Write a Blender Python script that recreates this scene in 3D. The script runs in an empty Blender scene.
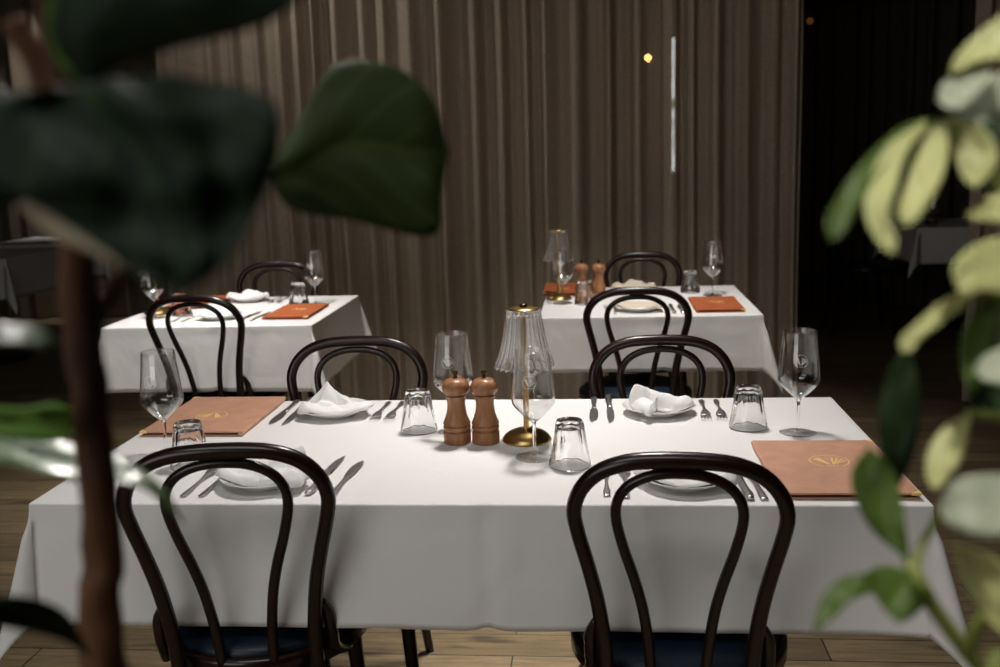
import bpy, bmesh, math, random
from mathutils import Vector, Matrix, noise
random.seed(7)
PI = math.pi
C = bpy.context.scene.collection
S = bpy.context.scene

# ------------------------------------------------------------------ camera
F, CX, CY = 1026.0, 500.0, 333.5
CAM = Vector((0.2382, -2.0936, 1.3666))
YAW, PITCH, ROLL = -0.0948, 0.1785, -0.0300
fw = Vector((math.sin(YAW)*math.cos(PITCH), math.cos(YAW)*math.cos(PITCH), -math.sin(PITCH)))
r0 = fw.cross(Vector((0, 0, 1))).normalized(); u0 = r0.cross(fw)
RT = r0*math.cos(ROLL) + u0*math.sin(ROLL); UP = u0*math.cos(ROLL) - r0*math.sin(ROLL)
cd = bpy.data.cameras.new('camera'); cam = bpy.data.objects.new('camera', cd); C.objects.link(cam)
M = Matrix((RT, UP, -fw)).transposed().to_4x4(); M.translation = CAM; cam.matrix_world = M
cd.sensor_width = 36.0; cd.lens = F*36/1000; cd.clip_start = 0.02
cd.dof.use_dof = True; cd.dof.focus_distance = 2.12; cd.dof.aperture_fstop = 4.5
S.camera = cam

NEAR = 1.0   # plants stand this much nearer than first measured
def at(px, py, d):
    return CAM + (fw + RT*((px-CX)/F) - UP*((py-CY)/F))*(d*NEAR)

# ------------------------------------------------------------------ materials
def lin(c):
    return tuple((v/12.92 if v <= .04045 else ((v+.055)/1.055)**2.4) for v in c)
def rgb(r, g, b): return lin((r/255, g/255, b/255)) + (1,)

def mat(name, col, rough=.5, metal=0, coat=0, spec=.5, noise_scale=0, noise_amt=.25, stretch=(1, 1, 1), bump=0, bump_scale=200, trans=0, ior=1.45, transl=0, col2=None, sheen=0):
    m = bpy.data.materials.new(name); m.use_nodes = True
    nt = m.node_tree; b = nt.nodes['Principled BSDF']; L = nt.links
    b.inputs['Base Color'].default_value = col
    b.inputs['Roughness'].default_value = rough; b.inputs['Metallic'].default_value = metal
    b.inputs['Coat Weight'].default_value = coat; b.inputs['Coat Roughness'].default_value = .12
    b.inputs['Specular IOR Level'].default_value = spec
    b.inputs['Transmission Weight'].default_value = trans; b.inputs['IOR'].default_value = ior
    b.inputs['Sheen Weight'].default_value = sheen
    tc = nt.nodes.new('ShaderNodeTexCoord'); mp = nt.nodes.new('ShaderNodeMapping')
    mp.inputs['Scale'].default_value = stretch
    L.new(tc.outputs['Object'], mp.inputs['Vector'])
    if noise_scale:
        n = nt.nodes.new('ShaderNodeTexNoise'); n.inputs['Scale'].default_value = noise_scale; n.inputs['Detail'].default_value = 5
        L.new(mp.outputs['Vector'], n.inputs['Vector'])
        cr = nt.nodes.new('ShaderNodeValToRGB')
        c2 = col2 or tuple(v*(1-noise_amt) for v in col[:3]) + (1,)
        cr.color_ramp.elements[0].color = c2; cr.color_ramp.elements[0].position = .3
        cr.color_ramp.elements[1].color = col; cr.color_ramp.elements[1].position = .7
        L.new(n.outputs['Fac'], cr.inputs['Fac']); L.new(cr.outputs['Color'], b.inputs['Base Color'])
    if bump:
        n2 = nt.nodes.new('ShaderNodeTexNoise'); n2.inputs['Scale'].default_value = bump_scale; n2.inputs['Detail'].default_value = 3
        L.new(mp.outputs['Vector'], n2.inputs['Vector'])
        bp = nt.nodes.new('ShaderNodeBump'); bp.inputs['Strength'].default_value = bump; bp.inputs['Distance'].default_value = .002
        L.new(n2.outputs['Fac'], bp.inputs['Height']); L.new(bp.outputs['Normal'], b.inputs['Normal'])
    if transl:
        tr = nt.nodes.new('ShaderNodeBsdfTranslucent'); tr.inputs['Color'].default_value = tuple(min(1, v*1.3) for v in col[:3]) + (1,)
        mx = nt.nodes.new('ShaderNodeMixShader'); mx.inputs['Fac'].default_value = transl
        out = nt.nodes['Material Output']
        L.new(b.outputs[0], mx.inputs[1]); L.new(tr.outputs[0], mx.inputs[2]); L.new(mx.outputs[0], out.inputs['Surface'])
    return m

def thin_glass(name, tint=(.985, .985, .985, 1), f0=.045, edge=.75):
    m = bpy.data.materials.new(name); m.use_nodes = True; nt = m.node_tree; nt.nodes.clear(); L = nt.links
    o = nt.nodes.new('ShaderNodeOutputMaterial'); t = nt.nodes.new('ShaderNodeBsdfTransparent'); t.inputs['Color'].default_value = tint
    g = nt.nodes.new('ShaderNodeBsdfGlossy'); g.inputs['Roughness'].default_value = .03; g.inputs['Color'].default_value = (1, 1, 1, 1)
    lw = nt.nodes.new('ShaderNodeLayerWeight'); lw.inputs['Blend'].default_value = .5
    p = nt.nodes.new('ShaderNodeMath'); p.operation = 'POWER'; p.inputs[1].default_value = 2.8
    a = nt.nodes.new('ShaderNodeMath'); a.operation = 'MULTIPLY_ADD'; a.inputs[1].default_value = edge; a.inputs[2].default_value = f0
    mx = nt.nodes.new('ShaderNodeMixShader')
    L.new(lw.outputs['Facing'], p.inputs[0]); L.new(p.outputs[0], a.inputs[0]); L.new(a.outputs[0], mx.inputs['Fac'])
    L.new(t.outputs[0], mx.inputs[1]); L.new(g.outputs[0], mx.inputs[2]); L.new(mx.outputs[0], o.inputs['Surface'])
    return m

def emit(name, col, s):
    m = bpy.data.materials.new(name); m.use_nodes = True; nt = m.node_tree; nt.nodes.clear()
    o = nt.nodes.new('ShaderNodeOutputMaterial'); e = nt.nodes.new('ShaderNodeEmission')
    e.inputs['Color'].default_value = col; e.inputs['Strength'].default_value = s
    nt.links.new(e.outputs[0], o.inputs['Surface']); return m

MAT = {}
MAT['linen'] = mat('white_linen', (.80, .785, .77, 1), .85, bump=.12, bump_scale=900, spec=.2, sheen=.1)
_m = MAT['linen']; _nt = _m.node_tree; _b = [n for n in _nt.nodes if n.type == 'BUMP'][0]
_n = _nt.nodes.new('ShaderNodeTexNoise'); _n.inputs['Scale'].default_value = 7; _n.inputs['Detail'].default_value = 3; _n.inputs['Distortion'].default_value = .8
_b2 = _nt.nodes.new('ShaderNodeBump'); _b2.inputs['Strength'].default_value = .35; _b2.inputs['Distance'].default_value = .012
_nt.links.new(_nt.nodes['Mapping'].outputs[0], _n.inputs['Vector']); _nt.links.new(_n.outputs['Fac'], _b2.inputs['Height']); _nt.links.new(_b2.outputs['Normal'], _b.inputs['Normal'])
MAT['napkin'] = mat('napkin_cotton', (.86, .85, .84, 1), .85, bump=.1, bump_scale=700, spec=.2)
MAT['napkin_cream'] = mat('napkin_cream', (.62, .54, .43, 1), .85, bump=.1, bump_scale=700, spec=.2)
MAT['bent'] = mat('bentwood_mahogany', (.018, .0050, .0034, 1), .3, coat=.3, spec=.4, noise_scale=9, noise_amt=.6, stretch=(5, 5, 1))
MAT['navy'] = mat('navy_leather', (.008, .018, .034, 1), .42, bump=.2, bump_scale=260, noise_scale=12)
MAT['plate'] = mat('glazed_porcelain', (.80, .79, .75, 1), .14, coat=.4)
MAT['steel'] = mat('polished_steel', (.62, .61, .60, 1), .33, metal=1, noise_scale=30, noise_amt=.12)
MAT['brass'] = mat('brushed_brass', (.62, .42, .16, 1), .3, metal=1, noise_scale=40, noise_amt=.2)
MAT['brass_dark'] = mat('dark_brass', (.10, .065, .03, 1), .3, metal=1, noise_scale=40, noise_amt=.2)
MAT['walnut'] = mat('walnut_wood', (.40, .185, .082, 1), .42, coat=.15, noise_scale=14, col2=(.22, .088, .034, 1), stretch=(7, 7, .8))
MAT['groove'] = mat('dark_groove', (.035, .014, .006, 1), .6, noise_scale=20)
MAT['tan'] = mat('tan_leather', (.66, .355, .235, 1), .5, bump=.35, bump_scale=420, noise_scale=25, noise_amt=.18)
MAT['tan_orange'] = mat('orange_tan_leather', (.48, .125, .042, 1), .5, bump=.35, bump_scale=420, noise_scale=25, noise_amt=.18)
MAT['paper'] = mat('menu_pages', (.05, .03, .02, 1), .8, noise_scale=60)
MAT['gold'] = mat('gold_foil', (.95, .68, .24, 1), .45, metal=0, noise_scale=60, noise_amt=.1)

def crystal(name, clear, ior=1.48, milk=0.0, rough=0.0):
    """Clear glass that refracts, with part of the light going straight through."""
    m = bpy.data.materials.new(name); m.use_nodes = True; nt = m.node_tree; nt.nodes.clear(); L = nt.links
    o = nt.nodes.new('ShaderNodeOutputMaterial'); g = nt.nodes.new('ShaderNodeBsdfGlass'); g.inputs['IOR'].default_value = ior; g.inputs['Roughness'].default_value = rough
    t = nt.nodes.new('ShaderNodeBsdfTransparent'); t.inputs['Color'].default_value = (.99, .99, .99, 1)
    mx = nt.nodes.new('ShaderNodeMixShader'); mx.inputs['Fac'].default_value = clear
    L.new(g.outputs[0], mx.inputs[1]); L.new(t.outputs[0], mx.inputs[2]); res = mx
    if milk:
        d = nt.nodes.new('ShaderNodeBsdfTranslucent'); d.inputs['Color'].default_value = (.9, .89, .88, 1)
        m2 = nt.nodes.new('ShaderNodeMixShader'); m2.inputs['Fac'].default_value = milk
        L.new(mx.outputs[0], m2.inputs[1]); L.new(d.outputs[0], m2.inputs[2]); res = m2
    L.new(res.outputs[0], o.inputs['Surface']); return m
MAT['solid'] = crystal('solid_crystal', 0, 1.48)
MAT['thin'] = thin_glass('wine_glass_crystal', (.97, .97, .97, 1), .075, 1.0)
MAT['fluted'] = crystal('fluted_clear_acrylic', 0, 1.45, .12)
MAT['etch'] = mat('etched_frost', (.95, .94, .92, 1), .7, transl=.3)
MAT['table'] = mat('dark_table_wood', (.03, .018, .012, 1), .5, noise_scale=10)
MAT['black'] = mat('black_iron', (.012, .011, .01, 1), .5, metal=.3, noise_scale=20)
MAT['terracotta'] = mat('dark_clay', (.05, .04, .035, 1), .8, noise_scale=15)
MAT['soil'] = mat('soil', (.02, .013, .008, 1), .95, noise_scale=60, bump=.6, bump_scale=90)
MAT['bark'] = mat('brown_bark', (.16, .066, .026, 1), .85, noise_scale=30, col2=(.035, .014, .007, 1), stretch=(1, 1, .35), bump=.8, bump_scale=120)
MAT['twig'] = mat('pale_twig', (.35, .29, .19, 1), .6, noise_scale=40)
MAT['greenstem'] = mat('green_stem', (.20, .23, .05, 1), .45, noise_scale=30, transl=.15)

def leafmat(name, col, vein, rough=.35, transl=.3, coat=0):
    m = mat(name, col, rough, transl=transl, coat=coat)
    nt = m.node_tree; L = nt.links; b = nt.nodes['Principled BSDF']; b.inputs['Specular IOR Level'].default_value = .5 if 'gloss' in name else (.2 if 'dark' in name else .28)
    uv = nt.nodes.new('ShaderNodeUVMap'); uv.uv_map = 'UVMap'
    sp = nt.nodes.new('ShaderNodeSeparateXYZ'); L.new(uv.outputs[0], sp.inputs[0])
    # midrib + slanted side veins, as pigment of the leaf
    def mth(op, a, bb=None, c=None):
        n = nt.nodes.new('ShaderNodeMath'); n.operation = op
        for i, v in enumerate((a, bb, c)):
            if v is None: continue
            if isinstance(v, (int, float)): n.inputs[i].default_value = v
            else: L.new(v, n.inputs[i])
        return n.outputs[0]
    dv = mth('ABSOLUTE', mth('SUBTRACT', sp.outputs['X'], .5))
    mid = mth('LESS_THAN', dv, .022)
    ph = mth('SUBTRACT', mth('MULTIPLY', sp.outputs['Y'], 6.0), mth('MULTIPLY', dv, 4.0))
    fr = mth('ABSOLUTE', mth('SUBTRACT', mth('FRACT', ph), .5))
    side = mth('LESS_THAN', fr, .045)
    v = mth('MULTIPLY', mth('MAXIMUM', mid, side), .55)
    n = nt.nodes.new('ShaderNodeTexNoise'); n.inputs['Scale'].default_value = 25
    tc = nt.nodes['Texture Coordinate']; L.new(tc.outputs['Object'], n.inputs['Vector'])
    mx0 = nt.nodes.new('ShaderNodeMix'); mx0.data_type = 'RGBA'
    mx0.inputs['A'].default_value = tuple(c*.7 for c in col[:3]) + (1,); mx0.inputs['B'].default_value = tuple(min(1, c*1.25) for c in col[:3]) + (1,)
    L.new(n.outputs['Fac'], mx0.inputs['Factor'])
    mx = nt.nodes.new('ShaderNodeMix'); mx.data_type = 'RGBA'; mx.inputs['B'].default_value = vein
    L.new(mx0.outputs['Result'], mx.inputs['A']); L.new(v, mx.inputs['Factor'])
    L.new(mx.outputs['Result'], b.inputs['Base Color'])
    return m
MAT['fig'] = leafmat('fig_leaf_dark', (.006, .015, .006, 1), (.028, .06, .016, 1), .6, .12)
MAT['fig_mid'] = leafmat('fig_leaf_green', (.032, .050, .011, 1), (.085, .115, .03, 1), .55, .25)
MAT['fig_bright'] = leafmat('fig_leaf_bright', (.06, .13, .016, 1), (.10, .18, .04, 1), .45, .3)
MAT['fig_gloss'] = leafmat('fig_leaf_glossy', (.05, .085, .03, 1), (.10, .14, .06, 1), .38, .1, .5)
MAT['sch'] = leafmat('umbrella_leaf_pale', (.50, .51, .22, 1), (.58, .57, .30, 1), .4, .35)
MAT['sch_mid'] = leafmat('umbrella_leaf_green', (.075, .125, .022, 1), (.16, .22, .045, 1), .38, .35)
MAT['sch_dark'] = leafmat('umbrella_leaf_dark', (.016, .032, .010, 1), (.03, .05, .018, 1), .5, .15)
MAT['sch_gloss'] = leafmat('umbrella_leaf_glossy', (.33, .36, .25, 1), (.4, .4, .3, 1), .6, .2, 0)

# ------------------------------------------------------------------ helpers
def tag(o, label, cat, group=None):
    o['label'] = label; o['category'] = cat
    if group: o['group'] = group
    return o
def empty(name, loc, label=None, cat=None, group=None, rz=0):
    o = bpy.data.objects.new(name, None); C.objects.link(o); o.location = loc; o.rotation_euler = (0, 0, rz); o.empty_display_size = .05
    if label: tag(o, label, cat, group)
    return o
def obj(name, bm, m, parent=None, smooth=True, ang=None):
    me = bpy.data.meshes.new(name); bmesh.ops.recalc_face_normals(bm, faces=bm.faces[:]) if True else None
    bm.to_mesh(me); bm.free()
    me.materials.append(m)
    if smooth:
        for p in me.polygons: p.use_smooth = True
        if ang:
            me.set_sharp_from_angle(angle=math.radians(ang))
    o = bpy.data.objects.new(name, me); C.objects.link(o)
    if parent: o.parent = parent
    return o
def struct(name, bm, m, **k):
    o = obj(name, bm, m, smooth=False); o['kind'] = 'structure'; return o
def copy_tree(o, parent=None):
    c = o.copy(); C.objects.link(c); c.parent = parent
    for ch in o.children: copy_tree(ch, c)
    return c

def box(bm, x0, x1, y0, y1, z0, z1, bevel=0):
    g = bmesh.ops.create_cube(bm, size=1)
    vs = g['verts']
    for v in vs:
        v.co = Vector((x0 if v.co.x < 0 else x1, y0 if v.co.y < 0 else y1, z0 if v.co.z < 0 else z1))
    if bevel:
        es = list({e for v in vs for e in v.link_edges})
        bmesh.ops.bevel(bm, geom=es, offset=bevel, segments=2, affect='EDGES')
def lathe(bm, prof, segs=40, rad=None, cap0=True, cap1=True, closed=False):
    rings = []
    for (r, z) in prof:
        ring = []
        for k in range(segs):
            a = 2*PI*k/segs
            rr = r if rad is None else rad(r, z, a)
            ring.append(bm.verts.new((rr*math.cos(a), rr*math.sin(a), z)))
        rings.append(ring)
    n = len(rings)
    for i in range(n if closed else n-1):
        A, B = rings[i], rings[(i+1) % n]
        for k in range(segs):
            bm.faces.new((A[k], A[(k+1) % segs], B[(k+1) % segs], B[k]))
    if not closed:
        if cap0: bm.faces.new(rings[0][::-1])
        if cap1: bm.faces.new(rings[-1])
def cat(pts, n):
    """Catmull-Rom resample of a polyline to n points, even in arc length."""
    P = [Vector(p) for p in pts]
    if len(P) == 2: return [P[0].lerp(P[1], i/(n-1)) for i in range(n)]
    ext = [P[0]*2-P[1]] + P + [P[-1]*2-P[-2]]
    dense = []
    for i in range(1, len(ext)-2):
        a, b, c, d = ext[i-1:i+3]
        for k in range(12):
            t = k/12
            dense.append(.5*((2*b)+(c-a)*t+(2*a-5*b+4*c-d)*t*t+(3*b-a-3*c+d)*t**3))
    dense.append(P[-1].copy())
    L = [0]
    for i in range(1, len(dense)): L.append(L[-1]+(dense[i]-dense[i-1]).length)
    out = []; j = 0
    for i in range(n):
        s = L[-1]*i/(n-1)
        while j < len(L)-2 and L[j+1] < s: j += 1
        t = (s-L[j])/max(1e-9, L[j+1]-L[j]); out.append(dense[j].lerp(dense[j+1], min(1, max(0, t))))
    return out
def sweep(bm, pts, rx, rz=None, segs=12, up=Vector((0, 0, 1)), closed=False, n=None):
    """Tube along points; rx across, rz along the up side (numbers or lists)."""
    P = cat(pts, n) if n else [Vector(p) for p in pts]
    N = len(P)
    def val(r, i):
        if isinstance(r, (int, float)): return r
        t = i/(N-1)*(len(r)-1); k = min(int(t), len(r)-2); return r[k]+(r[k+1]-r[k])*(t-k)
    rings = []
    side = None
    for i in range(N):
        if closed: T = P[(i+1) % N]-P[i-1]
        else: T = P[min(i+1, N-1)]-P[max(i-1, 0)]
        T.normalize()
        if side is None:
            side = T.cross(up)
            if side.length < 1e-4: side = T.cross(Vector((0, 1, 0)))
        else:
            side = side - T*side.dot(T)
        side.normalize(); nn = side.cross(T)
        a, b = val(rx, i), val(rz if rz is not None else rx, i)
        rings.append([bm.verts.new(P[i]+side*(a*math.cos(2*PI*k/segs))+nn*(b*math.sin(2*PI*k/segs))) for k in range(segs)])
    for i in range(N if closed else N-1):
        A, B = rings[i], rings[(i+1) % N]
        for k in range(segs): bm.faces.new((A[k], A[(k+1) % segs], B[(k+1) % segs], B[k]))
    if not closed:
        bm.faces.new(rings[0][::-1]); bm.faces.new(rings[-1])
def poly(bm, pts, z0, z1):
    a = [bm.verts.new((x, y, z0)) for x, y in pts]; b = [bm.verts.new((x, y, z1)) for x, y in pts]
    n = len(pts)
    bm.faces.new(a[::-1]); bm.faces.new(b)
    for i in range(n): bm.faces.new((a[i], a[(i+1) % n], b[(i+1) % n], b[i]))

# ------------------------------------------------------------------ room shell
X0, X1, Y0, Y1, ZC = -6.2, 4.6, -3.3, 7.0, 3.0
def floor_mat():
    m = bpy.data.materials.new('oak_planks'); m.use_nodes = True; nt = m.node_tree; L = nt.links
    b = nt.nodes['Principled BSDF']; b.inputs['Roughness'].default_value = .5
    tc = nt.nodes.new('ShaderNodeTexCoord')
    br = nt.nodes.new('ShaderNodeTexBrick'); br.inputs['Scale'].default_value = 1
    br.inputs['Brick Width'].default_value = 1.35; br.inputs['Row Height'].default_value = .125
    br.inputs['Mortar Size'].default_value = .0022; br.inputs['Mortar Smooth'].default_value = .2; br.inputs['Bias'].default_value = -.1
    br.inputs['Color1'].default_value = (.32, .245, .145, 1); br.inputs['Color2'].default_value = (.19, .14, .08, 1); br.inputs['Mortar'].default_value = (.012, .008, .005, 1)
    br.offset = .37
    L.new(tc.outputs['Object'], br.inputs['Vector'])
    mp = nt.nodes.new('ShaderNodeMapping'); mp.inputs['Scale'].default_value = (1.2, 14, 1); L.new(tc.outputs['Object'], mp.inputs['Vector'])
    n = nt.nodes.new('ShaderNodeTexNoise'); n.inputs['Scale'].default_value = 4; n.inputs['Detail'].default_value = 8; n.inputs['Roughness'].default_value = .7; L.new(mp.outputs[0], n.inputs['Vector'])
    cr = nt.nodes.new('ShaderNodeValToRGB'); cr.color_ramp.elements[0].position = .3; cr.color_ramp.elements[0].color = (.42, .40, .37, 1); cr.color_ramp.elements[1].position = .68; cr.color_ramp.elements[1].color = (1.15, 1.12, 1.08, 1)
    L.new(n.outputs['Fac'], cr.inputs['Fac'])
    mp2 = nt.nodes.new('ShaderNodeMapping'); mp2.inputs['Scale'].default_value = (2.2, 9, 1); L.new(tc.outputs['Object'], mp2.inputs['Vector'])
    n2 = nt.nodes.new('ShaderNodeTexNoise'); n2.inputs['Scale'].default_value = 1.6; n2.inputs['Detail'].default_value = 2; L.new(mp2.outputs[0], n2.inputs['Vector'])
    cr2 = nt.nodes.new('ShaderNodeValToRGB'); cr2.color_ramp.elements[0].position = .27; cr2.color_ramp.elements[0].color = (.35, .33, .30, 1); cr2.color_ramp.elements[1].position = .38; cr2.color_ramp.elements[1].color = (1, 1, 1, 1)
    L.new(n2.outputs['Fac'], cr2.inputs['Fac'])
    m1 = nt.nodes.new('ShaderNodeMix'); m1.data_type = 'RGBA'; m1.blend_type = 'MULTIPLY'; m1.inputs['Factor'].default_value = 1
    L.new(br.outputs['Color'], m1.inputs['A']); L.new(cr.outputs['Color'], m1.inputs['B'])
    m2 = nt.nodes.new('ShaderNodeMix'); m2.data_type = 'RGBA'; m2.blend_type = 'MULTIPLY'; m2.inputs['Factor'].default_value = 1
    L.new(m1.outputs['Result'], m2.inputs['A']); L.new(cr2.outputs['Color'], m2.inputs['B'])
    L.new(m2.outputs['Result'], b.inputs['Base Color'])
    bp = nt.nodes.new('ShaderNodeBump'); bp.inputs['Strength'].default_value = .3; bp.inputs['Distance'].default_value = .003
    L.new(br.outputs['Fac'], bp.inputs['Height']); bp.invert = True
    L.new(bp.outputs['Normal'], b.inputs['Normal'])
    return m
bm = bmesh.new(); box(bm, X0, X1, Y0, Y1, -.1, 0); struct('floor', bm, floor_mat())
WALL = mat('dark_wall_paint', (.030, .026, .022, 1), .8, noise_scale=3)
CEIL = mat('ceiling_paint', (.16, .15, .14, 1), .9, noise_scale=3)
bm = bmesh.new(); box(bm, X0, X1, Y0, Y1, ZC, ZC+.1); struct('ceiling', bm, CEIL)
bm = bmesh.new(); box(bm, X0-.1, X0, Y0, Y1, 0, ZC); struct('wall_left', bm, WALL)
bm = bmesh.new(); box(bm, X1, X1+.1, Y0, Y1, 0, ZC); struct('wall_right', bm, WALL)
# back wall in pieces around one narrow daylight window
WX0, WX1, WZ0, WZ1 = .908, .940, 1.12, 2.25
bm = bmesh.new(); box(bm, X0, WX0, Y1, Y1+.1, 0, ZC); box(bm, WX1, X1, Y1, Y1+.1, 0, ZC)
box(bm, WX0, WX1, Y1, Y1+.1, 0, WZ0); box(bm, WX0, WX1, Y1, Y1+.1, WZ1, ZC); struct('wall_back', bm, WALL)
def window_mat():
    m = emit('daylight_pane', (.9, .95, .85, 1), 8); nt = m.node_tree; e = nt.nodes['Emission']
    tc = nt.nodes.new('ShaderNodeTexCoord'); n = nt.nodes.new('ShaderNodeTexNoise'); n.inputs['Scale'].default_value = 7
    cr = nt.nodes.new('ShaderNodeValToRGB'); cr.color_ramp.elements[0].position = .38; cr.color_ramp.elements[0].color = (.12, .2, .10, 1)
    cr.color_ramp.elements[1].position = .55; cr.color_ramp.elements[1].color = (.95, 1, .98, 1)
    nt.links.new(tc.outputs['Object'], n.inputs['Vector']); nt.links.new(n.outputs['Fac'], cr.inputs['Fac']); nt.links.new(cr.outputs[0], e.inputs['Color']); return m
bm = bmesh.new(); box(bm, WX0, WX1, Y1+.04, Y1+.06, WZ0, WZ1); struct('window_1', bm, window_mat())
# front wall (behind the photographer) with an opening for the daylight window
bm = bmesh.new(); box(bm, X0, -2.9, Y0-.1, Y0, 0, ZC); box(bm, -.7, X1, Y0-.1, Y0, 0, ZC); box(bm, -2.9, -.7, Y0-.1, Y0, 0, .8); box(bm, -2.9, -.7, Y0-.1, Y0, 2.5, ZC)
struct('wall_front', bm, WALL)
bm = bmesh.new(); box(bm, 1.2, X1, 6.05, 6.2, 2.38, ZC); struct('trim_1', bm, mat('pelmet_paint', (.075, .078, .062, 1), .8, noise_scale=4))

# ------------------------------------------------------------------ curtains
def curtain_mat(name, col, through):
    m = bpy.data.materials.new(name); m.use_nodes = True; nt = m.node_tree; nt.nodes.clear(); L = nt.links
    o = nt.nodes.new('ShaderNodeOutputMaterial')
    tc = nt.nodes.new('ShaderNodeTexCoord')
    mp = nt.nodes.new('ShaderNodeMapping'); mp.inputs['Scale'].default_value = (220, 220, 30); L.new(tc.outputs['Object'], mp.inputs['Vector'])
    n = nt.nodes.new('ShaderNodeTexNoise'); n.inputs['Scale'].default_value = 1; L.new(mp.outputs[0], n.inputs['Vector'])
    mp2 = nt.nodes.new('ShaderNodeMapping'); mp2.inputs['Scale'].default_value = (25, 25, 260); L.new(tc.outputs['Object'], mp2.inputs['Vector'])
    n2 = nt.nodes.new('ShaderNodeTexNoise'); n2.inputs['Scale'].default_value = 1; L.new(mp2.outputs[0], n2.inputs['Vector'])
    ad = nt.nodes.new('ShaderNodeMath'); ad.operation = 'ADD'; L.new(n.outputs['Fac'], ad.inputs[0]); L.new(n2.outputs['Fac'], ad.inputs[1])
    cr = nt.nodes.new('ShaderNodeValToRGB'); cr.color_ramp.elements[0].position = .35; cr.color_ramp.elements[0].color = tuple(c*.86 for c in col[:3]) + (1,)
    cr.color_ramp.elements[1].position = .65; cr.color_ramp.elements[1].color = tuple(c*1.1 for c in col[:3]) + (1,)
    hf = nt.nodes.new('ShaderNodeMath'); hf.operation = 'MULTIPLY'; hf.inputs[1].default_value = .5; L.new(ad.outputs[0], hf.inputs[0]); L.new(hf.outputs[0], cr.inputs['Fac'])
    d = nt.nodes.new('ShaderNodeBsdfDiffuse'); L.new(cr.outputs[0], d.inputs['Color'])
    t = nt.nodes.new('ShaderNodeBsdfTranslucent'); L.new(cr.outputs[0], t.inputs['Color'])
    tp = nt.nodes.new('ShaderNodeBsdfTransparent')
    m1 = nt.nodes.new('ShaderNodeMixShader'); m1.inputs['Fac'].default_value = .25; L.new(d.outputs[0], m1.inputs[1]); L.new(t.outputs[0], m1.inputs[2])
    m2 = nt.nodes.new('ShaderNodeMixShader'); m2.inputs['Fac'].default_value = through; L.new(m1.outputs[0], m2.inputs[1]); L.new(tp.outputs[0], m2.inputs[2])
    L.new(m2.outputs[0], o.inputs['Surface']); return m
def curtain(x0, x1, y, z0, z1, amp, period, seed, m, label, dx=.006, flare=0.0):
    rnd = random.Random(seed)
    bm = bmesh.new(); nx = int((x1-x0)/dx); nz = 34
    ph = [0]; 
    loc = period
    for i in range(nx):
        if i % max(1, int(period/dx)) == 0: loc = period*rnd.uniform(.62, 1.5)
        ph.append(ph[-1]+dx/loc*2*PI)
    o1, o2 = rnd.uniform(0, 9), rnd.uniform(0, 9)
    grid = []
    for k in range(nz+1):
        v = k/nz; z = z0+(z1-z0)*v; row = []
        for i in range(nx+1):
            x = x0+i*dx
            p = ph[i] + .5*noise.noise(Vector((x*1.3, v*1.8, seed)))
            a = amp*(.75+.5*noise.noise(Vector((x*2.1+o1, v*.9, 3))))
            s = math.sin(p)
            yy = a*(1.15-2.3*((1+s)/2)**1.9) + .22*a*math.sin(2.27*p+o1) + .9*amp*math.sin(x*9+o2+.8*noise.noise(Vector((x*1.1, v, seed+2))))
            e = (i/nx-.5)*2
            xx = x + flare*(1-v)*e**5 + .012*math.sin(v*5+o2)*abs(e)**9
            row.append(bm.verts.new((xx, y+yy, z)))
        grid.append(row)
    for k in range(nz):
        for i in range(nx): bm.faces.new((grid[k][i], grid[k][i+1], grid[k+1][i+1], grid[k+1][i]))
    o = obj('curtain', bm, m); return tag(o, label, 'curtain')
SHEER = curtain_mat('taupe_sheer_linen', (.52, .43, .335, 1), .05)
curtain(-2.0, 1.245, 3.2, .015, ZC, .034, .128, 3, SHEER, 'wide taupe linen curtain hanging right behind the two rear tables', flare=.05)
curtain(2.1, 4.5, 3.2, .015, ZC, .034, .13, 5, SHEER, 'taupe curtain at the right edge behind the pale leaves')
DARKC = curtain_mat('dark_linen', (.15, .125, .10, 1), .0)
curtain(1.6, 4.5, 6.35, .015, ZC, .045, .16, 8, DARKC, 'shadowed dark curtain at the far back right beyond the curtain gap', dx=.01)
curtain(-6.1, -2.6, 6.5, .015, ZC, .045, .17, 9, curtain_mat('pale_linen', (.36, .29, .22, 1), 0), 'dim curtain at the far back left behind the fig leaves', dx=.01)

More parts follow.
